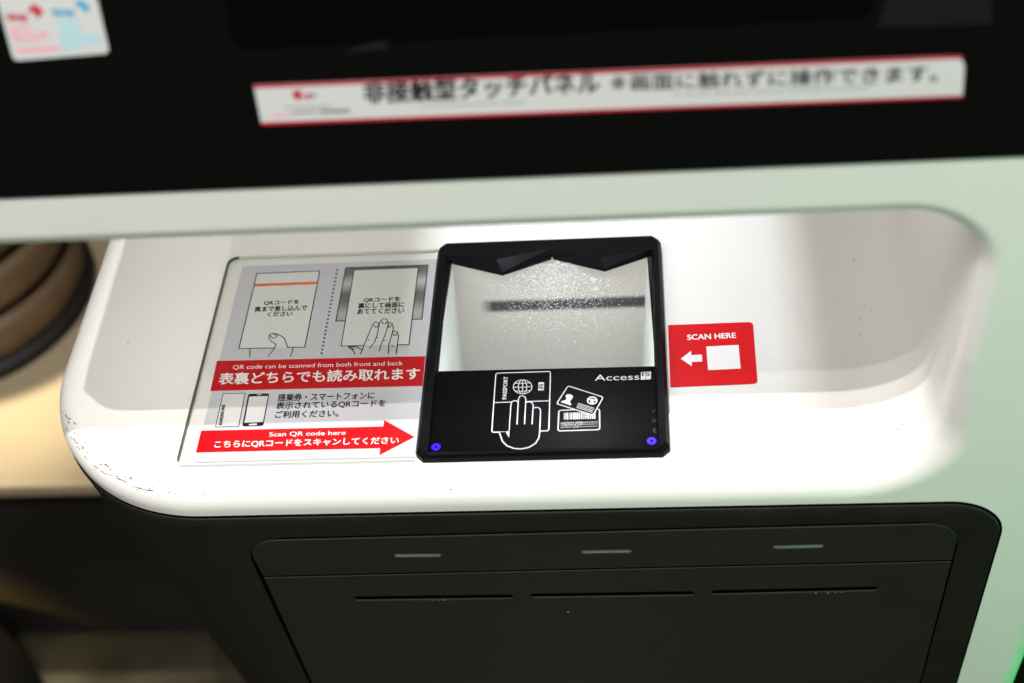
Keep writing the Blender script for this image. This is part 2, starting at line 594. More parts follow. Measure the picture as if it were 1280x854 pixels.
xs = axis_steps([(-0.285, 0.445, 0.004)])
ys = axis_steps([(-0.060, 0.06, 0.003), (0.06, 0.30, 0.005)])
zs = axis_steps([(Z_FLOOR, -0.25, 0.025), (-0.25, -0.06, 0.008), (-0.06, 0.02, 0.003), (0.02, 0.19, 0.005), (0.19, 0.30, 0.003), (0.30, 0.62, 0.012)])
HV, HF = surface_nets(xs, ys, zs)
inner = (HV[:, 1] < ys[-1] - 0.006) & (HV[:, 2] < zs[-1] - 0.016) & (HV[:, 2] > zs[0] + 0.03)
P1 = snap(HV[inner])
mv = np.linalg.norm(P1 - HV[inner], axis=1)
HV[inner] = np.where((mv < 0.003)[:, None], P1, HV[inner])

kiosk = empty('self_service_kiosk', (0.07, 0.1, Z_FLOOR), 'white and dark grey kiosk with black screen panel above an open lit shelf', 'kiosk')
hs = link('housing', HV, HF, M_WHITE, kiosk, smooth=True)
gN = grad(HV); gN /= np.maximum(np.linalg.norm(gN, axis=1), 1e-9)[:, None]
bad = ~inner
gN[bad] = 0
hs.data.materials.append(mat('added_lamp_baffle', (0.03, 0.03, 0.03), 0.6, 0.2))  # added black walls keep stray light inside the recess
for p in hs.data.polygons:
    c = p.center
    if 0.2285 < c.z < 0.345 and 0.05 < c.x < 0.15 and 0.14 < c.y < 0.26:
        p.material_index = 1
hs.data.normals_split_custom_set_from_vertices([tuple(v) for v in gN])

# ------------------------------------------------------------------ dark lower body, wrapped round the rounded corner
def body_right(z):
    return 0.3655 + 0.003 * (-z) / 0.2


def wrap_point(u, z, off):
    """u: 0..1 back-left to front right along the plan outline at height z; off = proud of it."""
    L = X_LEFT + 0.12 * max(0, -z)
    y0 = yF(z); r = 0.118
    l1 = 0.29 - (y0 + r); l2 = r * math.pi / 2; l3 = body_right(z) - (L + r)
    if u < 1:
        return (L - off, 0.29 - l1 * u, z)
    if u < 2:
        a = (u - 1) * math.pi / 2
        return (L + r - (r + off) * math.cos(a), y0 + r - (r + off) * math.sin(a), z)
    t = u - 2
    return (L + r + l3 * t, y0 - off, z)


US = list(np.linspace(0, 1, 6)[:-1]) + list(np.linspace(1, 2, 28)[:-1]) + list(np.linspace(2, 2.9, 12)[:-1])
r_tr = 0.036
ends = [2.9 + 0.1 * (1 - math.cos(a)) for a in np.linspace(0, math.pi / 2, 16)]
tail = []
for a in np.linspace(0, math.pi / 2, 16):
    tail.append(math.sin(a))
US_full = US + [None] * 16
rows_z = [0, 0.0008, 0.002] + [0.012, 0.03, 0.06, 0.12, 0.2, 0.3, 0.5, 0.9]
V, Fc = [], []
nU = len(US_full)


def col_x_u(z, x):
    L = X_LEFT + 0.12 * max(0, -z)
    l3 = body_right(z) - (L + 0.118)
    return 2 + (x - (L + 0.118)) / l3


Z_TOP = -0.0275
offs = [-0.0015, 0.0007, 0.0014] + [0.0014] * 8
for ri, dz in enumerate(rows_z):
    for ui, u in enumerate(US_full):
        if u is not None:
            z = Z_TOP - dz
            # blend down to straight rows
            uu = u
            p = wrap_point(uu, max(z, Z_FLOOR + 0.002), offs[ri])
        else:
            k = ui - len(US)
            s = tail[k]
            zt = Z_TOP - (r_tr - r_tr * math.sqrt(max(0, 1 - s * s)))
            if ri < 3:
                z = zt - dz
            else:
                full = Z_TOP - dz
                z = min(full, zt - 0.002 - dz * 0.2)
            x = body_right(z) - r_tr + r_tr * s
            p = (x, yF(z) - offs[ri], z)
        V.append(p)
    # right rim
for ri in range(len(rows_z) - 1):
    for ui in range(nU - 1):
        a = ri * nU + ui
        Fc.append((a, a + nU, a + nU + 1, a + 1))
# right edge turned in towards the housing
n0 = len(V)
for ri in range(len(rows_z)):
    p = V[ri * nU + nU - 1]
    V.append((p[0] + 0.0008, yF(p[2]) + 0.003, p[2]))
for ri in range(len(rows_z) - 1):
    a = ri * nU + nU - 1
    Fc.append((a, a + nU, n0 + ri + 1, n0 + ri))
body = link('lower_body', V, Fc, M_DARK, kiosk, smooth=True)
try:
    body.data.shade_smooth()
except Exception:
    pass
# thin dark seam under the white nosing
seamV, seamF = [], []
for ui, u in enumerate(US_full):
    for off, dz in ((-0.003, 0.0016), (0.0004, 0.0016), (0.0004, -0.0006), (-0.003, -0.0006)):
        if u is not None:
            p = wrap_point(u, Z_TOP + dz, off)
        else:
            s = tail[ui - len(US)]
            zt = Z_TOP - (r_tr - r_tr * math.sqrt(max(0, 1 - s * s)))
            ang = math.asin(min(1, s))
            p = (body_right(zt) - r_tr + (r_tr + dz) * s, yF(zt) - off, Z_TOP - r_tr + (r_tr + dz) * math.cos(ang))
        seamV.append(p)
for ui in range(nU - 1):
    for k in range(4):
        a = ui * 4 + k; b = ui * 4 + (k + 1) % 4
        seamF.append((a, b, b + 4, a + 4))
n0 = len(seamV)
for z in np.linspace(Z_TOP - r_tr, -0.9, 8):
    for off, dx in ((-0.003, 0.0016), (0.0004, 0.0016), (0.0004, -0.0006), (-0.003, -0.0006)):
        seamV.append((body_right(z) + dx, yF(z) - off, z))
for i in range(7):
    for k in range(4):
        a = n0 + i * 4 + k; b = n0 + i * 4 + (k + 1) % 4
        seamF.append((a, b, b + 4, a + 4))
link('seam', seamV, seamF, M_SEAM, kiosk)

# ------------------------------------------------------------------ front cover strip and door
FR = Frame((0, -0.02, 0), (1, 0, 0), (0, -0.063, 1))
B0 = 0.0014


def front(pts):
    return FR.pxs(pts, B0 + 0.001)


TLq, TRq = front([(313, 676)])[0], front([(1198, 654)])[0]
g1, g2 = front([(329, 721)])[0], front([(1190, 701)])[0]
lb, rb = front([(390, 854)])[0], front([(1150, 854)])[0]


def ext(a, b, y):
    t = (y - a[1]) / (b[1] - a[1])
    return (a[0] + (b[0] - a[0]) * t, y)


yb = -0.86
TL = ext(lb, g1, TLq[1]); TR = ext(rb, g2, TRq[1])
TL = (TL[0] - 0.002, TL[1])
out = [TL, TR, ext(g2, rb, yb), ext(g1, lb, yb)]


def inset(poly, d):
    poly = poly if area2(poly) > 0 else poly[::-1]
    res = []
    k = len(poly)
    for i in range(k):
        p = Vector(poly[i]); a = Vector(poly[i - 1]); b = Vector(poly[(i + 1) % k])
        u = (p - a).normalized(); v = (b - p).normalized()
        n1 = Vector((-u.y, u.x)); n2 = Vector((-v.y, v.x))
        mm_ = (n1 + n2); mm_ = mm_ / max(0.2, mm_.dot(n1))
        res.append(tuple(p + mm_ * d))
    return res


def beveled(name, outline, holes, fr, off, thick, bev, mt, parent):
    """Slab with a small chamfer round the outline and round the holes."""
    o_ = outline if area2(outline) > 0 else outline[::-1]
    top = inset(o_, bev)
    hs_ = [h if area2(h) > 0 else h[::-1] for h in holes]
    htop = [inset(h, -bev) for h in hs_]
    v, f = plate_geo([top] + htop, fr, off, 0)
    V = list(v); Fq = list(f)

    def skirt(levels):
        n0 = len(V); k = len(levels[0][0])
        for pts, o2 in levels:
            for p in pts: V.append(fr.w(p, o2))
        for l in range(len(levels) - 1):
            for i in range(k):
                a = n0 + l * k + i; b = n0 + l * k + (i + 1) % k
                Fq.append((a, a + k, b + k, b))
    skirt([(top, off), (o_, off - bev), (o_, off - thick)])
    for h, ht in zip(hs_, htop):
        skirt([(ht[::-1], off), (h[::-1], off - bev), (h[::-1], off - thick)])
    return link(name, V, Fq, mt, parent)


def capsule(a, b, h, n=6):
    a = Vector(a); b = Vector(b)
    u = (b - a).normalized(); v = Vector((-u.y, u.x)); r = h / 2
    pts = []
    for i in range(n + 1):
        t = -math.pi / 2 + math.pi * i / n
        pts.append(tuple(b - u * r + u * (r * math.cos(t)) + v * (r * math.sin(t))))
    for i in range(n + 1):
        t = math.pi / 2 + math.pi * i / n
        pts.append(tuple(a + u * r + u * (r * math.cos(t)) + v * (r * math.sin(t))))
    return pts


G = 0.0009
whole = round_poly(out, [0.028, 0.028, 0, 0], 10)
sheet('panel_gap_shade', [inset(whole, -0.0013)], FR, B0 + 0.0003, M_SEAM, kiosk)  # black sheet painting the shade inside seams and slots
strip = round_poly([TL, TR, (g2[0] + .0, g2[1] + G), (g1[0], g1[1] + G)], [0.028, 0.028, 0, 0], 10)
strip = inset(strip, 0.0004)
small = []
for a, b in (((492, 694.5), (552, 694)), ((726, 690), (790, 689)), ((966, 684), (1030, 682.5))):
    A, B = front([a, b])
    small.append(capsule(A, B, 0.0043))
cov = beveled('cover_strip', strip, small, FR, B0 + 0.0013, 0.0011, 0.00018, M_PLATE, kiosk)
for c in small:
    sheet('indicator_lens', [inset(c, 0.0001)], FR, B0 + 0.0006, M_LENS, cov)
door_o = inset([(g1[0], g1[1] - G), (g2[0], g2[1] - G), ext(g2, rb, yb), ext(g1, lb, yb)], 0.0004)
longs = []
for a, b in (((442, 748), (642, 745.5)), ((663, 744.5), (868, 741.5)), ((889, 740.5), (1097, 735.5))):
    A, B = front([a, b])
    longs.append(capsule(A, B, 0.0060))
beveled('door_panel', door_o, longs, FR, B0 + 0.0013, 0.0011, 0.00018, M_PLATE, kiosk)

random.seed(5)
M_CHIP = mat('pale_chip', (0.5, 0.5, 0.48), 0.6, 0.2)
for cp in ((541, 749.5), (548, 750), (556, 749.3), (562, 749.8), (1035, 740.2), (1044, 740), (1052, 739.6), (1020, 740.6), (868, 631), (710, 764)):
    c = front([cp])[0]
    rr = random.uniform(.0003, .0007)
    sheet('paint_chip', [[(c[0] + rr * math.cos(t) * random.uniform(.6, 1.8), c[1] + rr * math.sin(t) * random.uniform(.4, .9)) for t in [2 * math.pi * i / 7 for i in range(7)]]], FR, B0 + 0.0016, M_CHIP, kiosk)

# ------------------------------------------------------------------ screen panel on the head
PN = Frame((0, Y_BAND, Z_BAND), (1, 0, 0), (0, 0.264, 1))
PT = 0.0008
pan = round_poly([(-0.231, 0.0005), (0.406, 0.0005), (0.406, 0.38), (-0.231, 0.38)], [0.02, 0.02, 0.02, 0.02], 6)
panel = beveled('screen_panel', pan, [], PN, PT, 0.0030, 0.0004, M_BLACKGL, kiosk)
scr = PN.pxs([(292, 62), (1090, 34)], PT)
sheet('screen', [round_poly([(scr[0][0], scr[0][1]), (scr[1][0], scr[0][1] + 0.0), (scr[1][0], 0.35), (scr[0][0], 0.35)], 0.006)], PN, PT + 0.0004, M_SCREEN, panel)
sheet('sensor_window', [PN.pxs([(428, 66), (484, 61), (485, 50), (455, 55)], PT)], PN, PT + 0.0008, M_GREYBAR, panel)
sheet('sensor_window', [PN.pxs([(1096, 34), (1240, 30), (1238, -40), (1118, -36)], PT)], PN, PT + 0.0008, M_GREYBAR, panel)


# ------------------------------------------------------------------ scuff marks on the white corner (thin patches on the housing)
SH = Frame((0, 0, 0), (1, 0, 0), (0, 1, 0))


def scuff(px, ln, wd, ang, n=5):
    c = np.array(SH.px(px, -0.004))
    d = np.array([math.cos(ang), math.sin(ang)]); nn = np.array([-d[1], d[0]])
    P = []
    for i in range(n + 1):
        t = i / n - 0.5
        ww = wd * (1 - (2 * t) ** 2 * 0.8) * random.uniform(0.4, 1.2)
        wob = random.uniform(-.3, .3) * wd
        for s in (-1, 1):
            q = c + d * ln * t + nn * (ww / 2 * s + wob)
            P.append([q[0], q[1], -0.004])
    P = snap(np.array(P), 8)
    g = grad(P); g /= np.linalg.norm(g, axis=1)[:, None]
    P = P + g * 0.00025
    link('scuff_mark', P.tolist(), [(2 * i, 2 * i + 2, 2 * i + 3, 2 * i + 1) for i in range(n)], M_SCUFF, kiosk)


for px, ln, wd, an in [((75, 536), .006, .0014, -1.0), ((82, 547), .004, .001, -1.0), ((90, 551), .007, .0014, -.9), ((92, 560), .006, .0012, -.9), ((104, 559), .006, .0010, -.8),
                       ((100, 573), .005, .0012, -.8), ((112, 585), .008, .0016, -.7), ((120, 592), .007, .0014, -.7), ((128, 594), .005, .001, -.5), ((134, 582), .006, .0012, -.7),
                       ((146, 601), .009, .0020, -.5), ((152, 603), .004, .0012, -.4), ((168, 613), .007, .0020, -.3), ((178, 616), .009, .0016, -.2), ((184, 615), .004, .0014, -.2),
                       ((190, 608), .005, .0008, -.3), ((207, 617), .006, .0007, -.1), ((216, 619), .004, .0007, 0), ((252, 620), .005, .0006, 0), ((262, 618), .003, .0005, .1),
                       ((81, 520), .004, .0008, -1.3), ((102, 592), .004, .001, -.9), ((97, 531), .004, .0008, -.8), ((160, 620), .003, .0008, -.4),
                       ((405, 612), .004, .0005, -1.2), ((562, 615), .0020, .0016, 0), ((555, 630), .003, .0005, -.8), ((1155, 559), .004, .0012, -.5), ((1166, 555), .003, .0012, .6),
                       ((945, 613), .003, .0008, 0), ((1020, 608), .003, .0006, .2), ((1085, 411), .003, .0006, .8), ((1080, 341), .004, .0007, .9), ((1077, 338), .002, .0006, -.5), ((1110, 407), .002, .0007, 1.2),
                       ((162, 433), .0015, .001, 0), ((93, 385), .005, .0006, 1.2), ((1083, 430), .003, .0005, 1.4), ((1075, 520), .002, .0004, 0)]:
    scuff(px, ln, wd, an)

random.seed(21)
rim = [(68, 500), (74, 530), (84, 552), (98, 572), (114, 590), (134, 603), (156, 613), (182, 622), (215, 629), (260, 632)]
for i in range(34):
    k_ = random.randrange(len(rim) - 1); t_ = random.random()
    scuff((rim[k_][0] + (rim[k_ + 1][0] - rim[k_][0]) * t_ + random.uniform(0, 16), rim[k_][1] + (rim[k_ + 1][1] - rim[k_][1]) * t_ - random.uniform(2, 16)),
          random.uniform(.0012, .0035), random.uniform(.0004, .0012), random.uniform(-1.2, .3), 3)
for i in range(26):
    scuff((random.uniform(150, 1130), random.choice((random.uniform(590, 622), random.uniform(330, 560)))), random.uniform(.0004, .0012), random.uniform(.0002, .0005), random.uniform(-1.5, 1.5), 3)

# ------------------------------------------------------------------ passport scanner set in the shelf
scan = empty('passport_scanner', (0.08, 0.0985, 0.0), 'black framed document scanner with a glass window set in the white shelf', 'scanner')
ZT, ZG = 0.0085, 0.0045
FT = Frame((0, 0, ZT), (1, 0, 0), (0, 1, 0))
FG = Frame((0, 0, ZG), (1, 0, 0), (0, 1, 0))
gi = FG.pxs([(537, 567), (821, 559), (814, 317), (756, 336), (690, 320.5), (628, 341), (561, 326)])
ti = FT.pxs([(534, 569), (824, 561), (817, 311), (751, 322), (686, 311), (620, 324), (557, 318)])
BX0, BX1, BY0, BY1 = 0.0005, 0.1605, 0.0005, 0.196
ch = 0.0045


def frame_ring(base, ch_):
    bl, br, tr, z3, z2, z1, tl = base
    return [(bl[0], bl[1] + ch_), (bl[0] + ch_, bl[1]), (br[0] - ch_, br[1]), (br[0], br[1] + ch_), (tr[0], tr[1] - ch_), (tr[0] - ch_, tr[1]), z3, z2, z1, (tl[0] + ch_, tl[1]), (tl[0], tl[1] - ch_)]


xs3 = (gi[3][0], gi[4][0], gi[5][0])
ob = [(BX0, BY0), (BX1, BY0), (BX1, BY1), (xs3[0], BY1), (xs3[1], BY1), (xs3[2], BY1), (BX0, BY1)]
t_in = 0.0022
ot = [(BX0 + t_in, BY0 + t_in), (BX1 - t_in, BY0 + t_in), (BX1 - t_in, BY1 - .001), (xs3[0], BY1 - .001), (xs3[1], BY1 - .001), (xs3[2], BY1 - .001), (BX0 + t_in, BY1 - .001)]
rings = [(frame_ring(ob, ch), -0.001), (frame_ring(ob, ch), 0.0045), (frame_ring(ot, ch * .9), ZT), (frame_ring(ti, 0.0012), ZT - 0.0003), (frame_ring(gi, 0.0008), ZG + 0.0002), (frame_ring(gi, 0.0008), ZG - 0.003)]
V, Fc = [], []
kk = len(rings[0][0])
for pts, z in rings:
    V += [(p[0], p[1], z) for p in pts]
for l in range(len(rings) - 1):
    for i in range(kk):
        a = l * kk + i; b = l * kk + (i + 1) % kk
        Fc.append((a, b, b + kk, a + kk))
frame_o = link('frame', V, Fc, M_FRAME, scan)
bv = frame_o.modifiers.new('edge', 'BEVEL'); bv.width = 0.0005; bv.segments = 2; bv.limit_method = 'ANGLE'; bv.angle_limit = math.radians(20)
# mitre lines of the corner pieces
# glass and the black printed half beneath it
glass = sheet('glass', [[(p[0], p[1]) for p in frame_ring(gi, 0.0008)]], FG, 0.0, M_GLASS, scan)
yw = FG.px((546, 463.5))[1]; yw2 = FG.px((823, 457))[1]
half = [gi[0], gi[1], (gi[1][0] + (gi[2][0] - gi[1][0]) * 0.37, yw2), (gi[0][0] + (gi[6][0] - gi[0][0]) * 0.37, yw)]
half = [(half[0][0] - .001, half[0][1] - .001), (half[1][0] + .001, half[1][1] - .001), (half[2][0] + .001, half[2][1]), (half[3][0] - .001, half[3][1])]
ZP = -0.0006
front_half = sheet('printed_panel', [half], FG, ZP, M_PRINTBLK, scan, 0.0015)
IO = ZP + 0.0002


def z6(pts):  # zoom picture of the printed half -> photo pixels
    return [(600 + x / 5.3333, 455 + y / 5.3333) for x, y in pts]


def G6(pts):
    return FG.pxs(z6(pts), IO)


LW = 0.00072
pas = round_poly(G6([(106, 62), (470, 50), (459, 446), (78, 456)]), 0.0016, 5)
hand = G6([(190, 485), (176, 452), (130, 455), (150, 515), (180, 545), (225, 563), (270, 567), (325, 557), (370, 530), (392, 495), (398, 460), (404, 312), (396, 295), (375, 290), (357, 296),
           (355, 275), (345, 258), (325, 253), (307, 258), (305, 235), (298, 219), (283, 213), (266, 217), (256, 235), (252, 256), (244, 247), (228, 246), (212, 254), (206, 275), (197, 400)])
strokes('passport_outline', [pas], LW, FG, IO, M_PRINTWH, front_half, closed=True)
strokes('passport_fold', [G6([(95, 258), (459, 246)])], LW * .9, FG, IO + .00002, M_PRINTWH, front_half)
sheet('hand_shape', [hand], FG, IO + 0.00008, M_PRINTBLK, front_half)
strokes('hand_outline', [G6([(120, 455), (130, 460), (150, 517), (180, 547), (225, 564), (270, 568), (325, 558), (370, 531), (392, 495), (398, 460), (404, 312), (396, 295), (375, 290), (357, 296)]),
                         G6([(247, 405), (256, 235), (266, 217), (283, 213), (298, 219), (306, 235), (297, 403)]),
                         G6([(306, 258), (325, 253), (345, 258), (355, 275), (347, 403)]),
                         G6([(252, 258), (244, 247), (228, 246), (212, 254), (206, 275), (192, 485), (176, 453)])], LW, FG, IO + 0.00014, M_PRINTWH, front_half)
sheet('thumb_shape', [G6([(176, 453), (192, 485), (194, 452), (184, 462)])], FG, IO + 0.00016, M_PRINTWH, front_half)
# globe
gl = []
def E6(cx_, cy_, rx, ry, n=28, a0=0, a1=2 * math.pi):
    return G6([(cx_ + rx * math.cos(a0 + (a1 - a0) * i / n), cy_ + ry * math.sin(a0 + (a1 - a0) * i / n)) for i in range(n + 1)])
gl.append(E6(284, 153, 62, 47)); gl.append(E6(284, 153, 28, 47))
for dy in (-26, 0, 26):
    hw = 62 * math.sqrt(1 - (dy / 47) ** 2)
    gl.append(G6([(284 - hw, 155 + dy), (284 - hw / 2, 150 + dy + 5), (284, 152 + dy + 5), (284 + hw / 2, 150 + dy + 3), (284 + hw, 151 + dy)]))
gl.append(G6([(284, 106), (284, 200)]))
strokes('globe_icon', gl, LW * .8, FG, IO, M_PRINTWH, front_half)
chip = [G6([(390, 123), (427, 122), (425, 176), (387, 177)])]
sheet('chip_icon', chip, FG, IO, M_PRINTWH, front_half)
strokes('chip_lines', [G6([(388, 142), (404, 142), (408, 137), (425, 138)]), G6([(388, 160), (402, 160), (408, 166), (425, 163)])], LW * .8, FG, IO + .0001, M_PRINTBLK, front_half)
strokes('chip_lines', [E6(407, 151, 9, 8, 12)], LW * .8, FG, IO + .0001, M_PRINTBLK, front_half)
p6 = lambda *a: z6(a)
text('passport_word', [('PASSPORT', *p6((176, 234), (186, 84), (149, 236)), 0.03)], FG, IO, M_PRINTWH, front_half)
text('maker_name', [('Access', *p6((765, 113), (1061, 105), (767, 73)), -0.004)], FG, IO, M_PRINTWH, front_half)
sheet('maker_square', [G6([(1073, 55), (1140, 51), (1138, 102), (1072, 106)])], FG, IO, M_PRINTWH, front_half)
text('maker_initials', [('IS', *p6((1080, 82), (1132, 79), (1080, 58)), 0.01)], FG, IO + .0001, M_PRINTBLK, front_half)
strokes('maker_initials_line', [G6([(1104, 86), (1104, 98)])], LW * .6, FG, IO + .0001, M_PRINTBLK, front_half)
# two cards
c2 = round_poly(G6([(526, 310), (797, 300), (798, 438), (520, 447)]), 0.0014, 5)
strokes('card_outline', [c2], LW, FG, IO, M_PRINTWH, front_half, closed=True)
bars = []
x = 560
random.seed(3)
while x < 762:
    wv = random.choice((3, 4, 6, 9))
    y0 = 326 - (x - 560) * .03
    bars.append(G6([(x, y0 + 45), (x + wv, y0 + 45), (x + wv, y0), (x, y0)]))
    x += wv + random.choice((3, 4, 6))
multi('card_barcode', bars, FG, IO + .00002, M_PRINTWH, front_half)
text('card_text', [('1HUTOK110456<<<<<<<<', *p6((538, 402), (784, 393), (538, 389)), 0.0), ('4Y0JT04CS1U5<<<<<<<<', *p6((538, 417), (784, 408), (538, 404)), 0.0), ('1M1TH<<JOE<<<<<<<<<<', *p6((538, 432), (784, 423), (538, 419)), 0.0)], FG, IO, M_PRINTWH, front_half)
c1 = round_poly(G6([(587, 147), (822, 222), (754, 343), (511, 266)]), 0.0014, 5)
sheet('upper_card', [c1], FG, IO + 0.00008, M_PRINTBLK, front_half)
strokes('card_outline', [c1], LW, FG, IO + .00012, M_PRINTWH, front_half, closed=True)
sheet('person_icon', [G6([(538, 255), (548, 247), (572, 241), (576, 230), (570, 215), (578, 204), (596, 202), (613, 208), (621, 218), (612, 235), (602, 246), (600, 258), (608, 268), (603, 277)])], FG, IO + .00012, M_PRINTWH, front_half)
strokes('wheel_icon', [E6(748, 245, 31, 24, 20), E6(748, 247, 8, 7, 10)], LW * 1.2, FG, IO + .00012, M_PRINTWH, front_half)
strokes('wheel_spokes', [G6([(718, 240), (748, 236), (780, 248)]), G6([(748, 247), (733, 266)]), G6([(748, 247), (756, 268)])], LW * 1.5, FG, IO + .00014, M_PRINTWH, front_half)
strokes('card_lines', [G6([(655 - i * 4, 263 + i * 9), (762 - i * 4, 297 + i * 9)]) for i in range(4)], LW * .6, FG, IO + .00012, M_PRINTWH, front_half)
strokes('dim_icons', [G6([(1145, 310), (1153, 318), (1168, 300)]), G6([(1148, 364), (1184, 390)]), G6([(1182, 362), (1150, 390)]), G6([(1148, 440), (1165, 432), (1182, 440)]), G6([(1150, 452), (1182, 462)]), G6([(1160, 440), (1170, 462)])], LW * .9, FG, IO, M_DIM, front_half)
# indicator lights
for p in ((545, 559), (814.5, 551.5)):
    c = FG.px(p, IO)
    ro, ri_ = 0.0029, 0.0010
    sheet('indicator_light', [ellipse(c, ro, ro, 24), ellipse(c, ri_, ri_, 16)], FG, IO + .0002, M_BLUE, scan)
# the box behind the glass
Yb = 0.1815
BK = Frame((0, Yb, 0), (1, 0, 0), (0, 0, 1))
bl = BK.pxs([(566, 331), (578, 462)]); br = BK.pxs([(808.5, 320), (803, 460)])
zb = -0.165
b_l = ext(bl[0], bl[1], zb); b_r = ext(br[0], br[1], zb)
b_lt = ext(bl[0], bl[1], ZG - .001); b_rt = ext(br[0], br[1], ZG - .001)
yf = 0.062
xl0, xr0 = gi[0][0] - 0.0025, gi[1][0] + 0.0015
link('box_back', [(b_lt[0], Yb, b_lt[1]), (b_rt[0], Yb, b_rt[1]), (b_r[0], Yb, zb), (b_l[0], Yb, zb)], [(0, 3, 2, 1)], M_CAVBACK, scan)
link('box_side', [(b_lt[0], Yb, b_lt[1]), (b_l[0], Yb, zb), (b_l[0] - .004, yf, zb), (xl0, yf, ZG - .0025)], [(0, 3, 2, 1)], M_CAVWALL, scan)
link('box_side', [(b_rt[0], Yb, b_rt[1]), (b_r[0], Yb, zb), (b_r[0] + .004, yf, zb), (xr0, yf, ZG - .0025)], [(0, 1, 2, 3)], M_CAVWALL, scan)
link('box_floor', [(b_l[0] - .004, yf, zb), (b_r[0] + .004, yf, zb), (b_r[0], Yb, zb), (b_l[0], Yb, zb)], [(0, 1, 2, 3)], M_CAVWALL, scan)
link('box_front', [(xl0, yf, ZG - .0025), (xr0, yf, ZG - .0025), (b_r[0] + .004, yf, zb), (b_l[0] - .004, yf, zb)], [(0, 1, 2, 3)], M_CAVWALL, scan)
lamp('scanner_light', 'AREA', (0.060, 0.069, -0.018), 0.040, (0.93, 1.0, 0.98), target=(0.0, 0.13, -0.06), shape='RECTANGLE', size=0.05, size_y=0.01)
lamp('scanner_light', 'AREA', (0.100, 0.069, -0.018), 0.040, (0.93, 1.0, 0.98), target=(0.16, 0.13, -0.06), shape='RECTANGLE', size=0.05, size_y=0.01)
# hairline scratches with painted glints, dust and painted reflections on the glass
random.seed(11)
sv, sf = [], []
dv, df = [], []
cen = np.array(FG.px((700, 340)))


def fleck(p, ang, ln, wd, bend, tv, tf):
    d = np.array([math.cos(ang), math.sin(ang)]); n_ = np.array([-d[1], d[0]])
    n0 = len(tv)
    for t in (-.5, 0, .5):
        wv = wd * (1 if t == 0 else .45)
        q = p + d * ln * t + n_ * (bend * ln if t == 0 else 0)
        tv.append(FG.w(q + n_ * wv / 2, .00012)); tv.append(FG.w(q - n_ * wv / 2, .00012))
    tf += [(n0, n0 + 1, n0 + 3, n0 + 2), (n0 + 2, n0 + 3, n0 + 5, n0 + 4)]


def on_window(p):
    if not (yw + .001 < p[1] < 0.174 and gi[0][0] + .003 < p[0] < gi[1][0] - .004): return False
    if p[1] > 0.160 and abs(p[0] - gi[4][0]) > 0.030 - (p[1] - .160) * 1.2: return False
    return True


for i in range(6500):  # white flecks circle the highlight, painting its sparkle on the scratches
    bright = random.random() < .62
    sg = (0.019, 0.021) if bright else (0.029, 0.036)
    off = np.array([random.gauss(0, sg[0]), random.gauss(-.004 if bright else -.018, sg[1])])
    p = cen + off
    if not on_window(p): continue
    th = math.atan2(off[1] - .012, off[0])
    ang = th + math.pi / 2 + random.gauss(0, .35) if random.random() < .8 else random.uniform(0, math.pi)
    if bright:
        fleck(p, ang, random.choice((.0003, .0004, .0006, .0011)) * random.uniform(.7, 1.3), random.uniform(.00022, .00055), random.uniform(-.1, .1), sv, sf)
    else:
        fleck(p, ang, random.choice((.0006, .0012, .0022)) * random.uniform(.6, 1.3), random.uniform(.00007, .00018), random.uniform(-.08, .08), dv, df)
for i in range(170):
    off = np.array([random.gauss(0, .015), random.gauss(.002, .013)])
    if on_window(cen + off):
        fleck(cen + off, random.gauss(0, .5), random.uniform(.0006, .0014), random.uniform(.0005, .0009), 0, sv, sf)
for pxp, rx, ry in (((742, 350), .0024, .0018), ((745, 361), .0018, .0022), ((690, 331), .0034, .0010), ((697, 328), .0016, .0014)):  # pale ovals painting blurred reflections of bulbs
    c = FG.px(pxp)
    n0 = len(dv)
    dv += [FG.w(q, .00013) for q in ellipse(c, rx, ry, 14)]
    df.append(tuple(range(n0, n0 + 14)))
tag(link('scratch_glints', sv, sf, M_SCRGLINT, glass), kind='stuff')
tag(link('dust_and_reflections', dv, df, M_DUSTGLARE, glass), kind='stuff')

# ------------------------------------------------------------------ poster under a clear acrylic plate
plate = empty('instruction_sign', (-0.0775, 0.098, 0.0), 'grey and red scanning instruction poster under a clear acrylic plate left of the scanner', 'sign')
PZ = 0.0008
PF = Frame((0, 0, PZ), (1, 0, 0), (0, 1, 0))
pa = PF.pxs([(299, 333), (243, 578)])
paper = [(pa[1][0], pa[1][1]), (-0.0006, pa[1][1] + .0002), (-0.0006, pa[0][1]), (pa[1][0], pa[0][1])]
pp = sheet('poster', [paper], PF, 0.0, M_PAPER, plate, 0.0004)
D1, D2, D3, D4 = .00012, .00024, .00036, .00048
z4 = lambda pts: [(220 + x / 4.0, 440 + y / 4.0) for x, y in pts]
zl = lambda pts: [(250 + x / 5.694, 310 + y / 5.694) for x, y in pts]
zr = lambda pts: [(400 + x / 5.693, 310 + y / 5.693) for x, y in pts]
Q = lambda pts: PF.pxs(pts, D1)
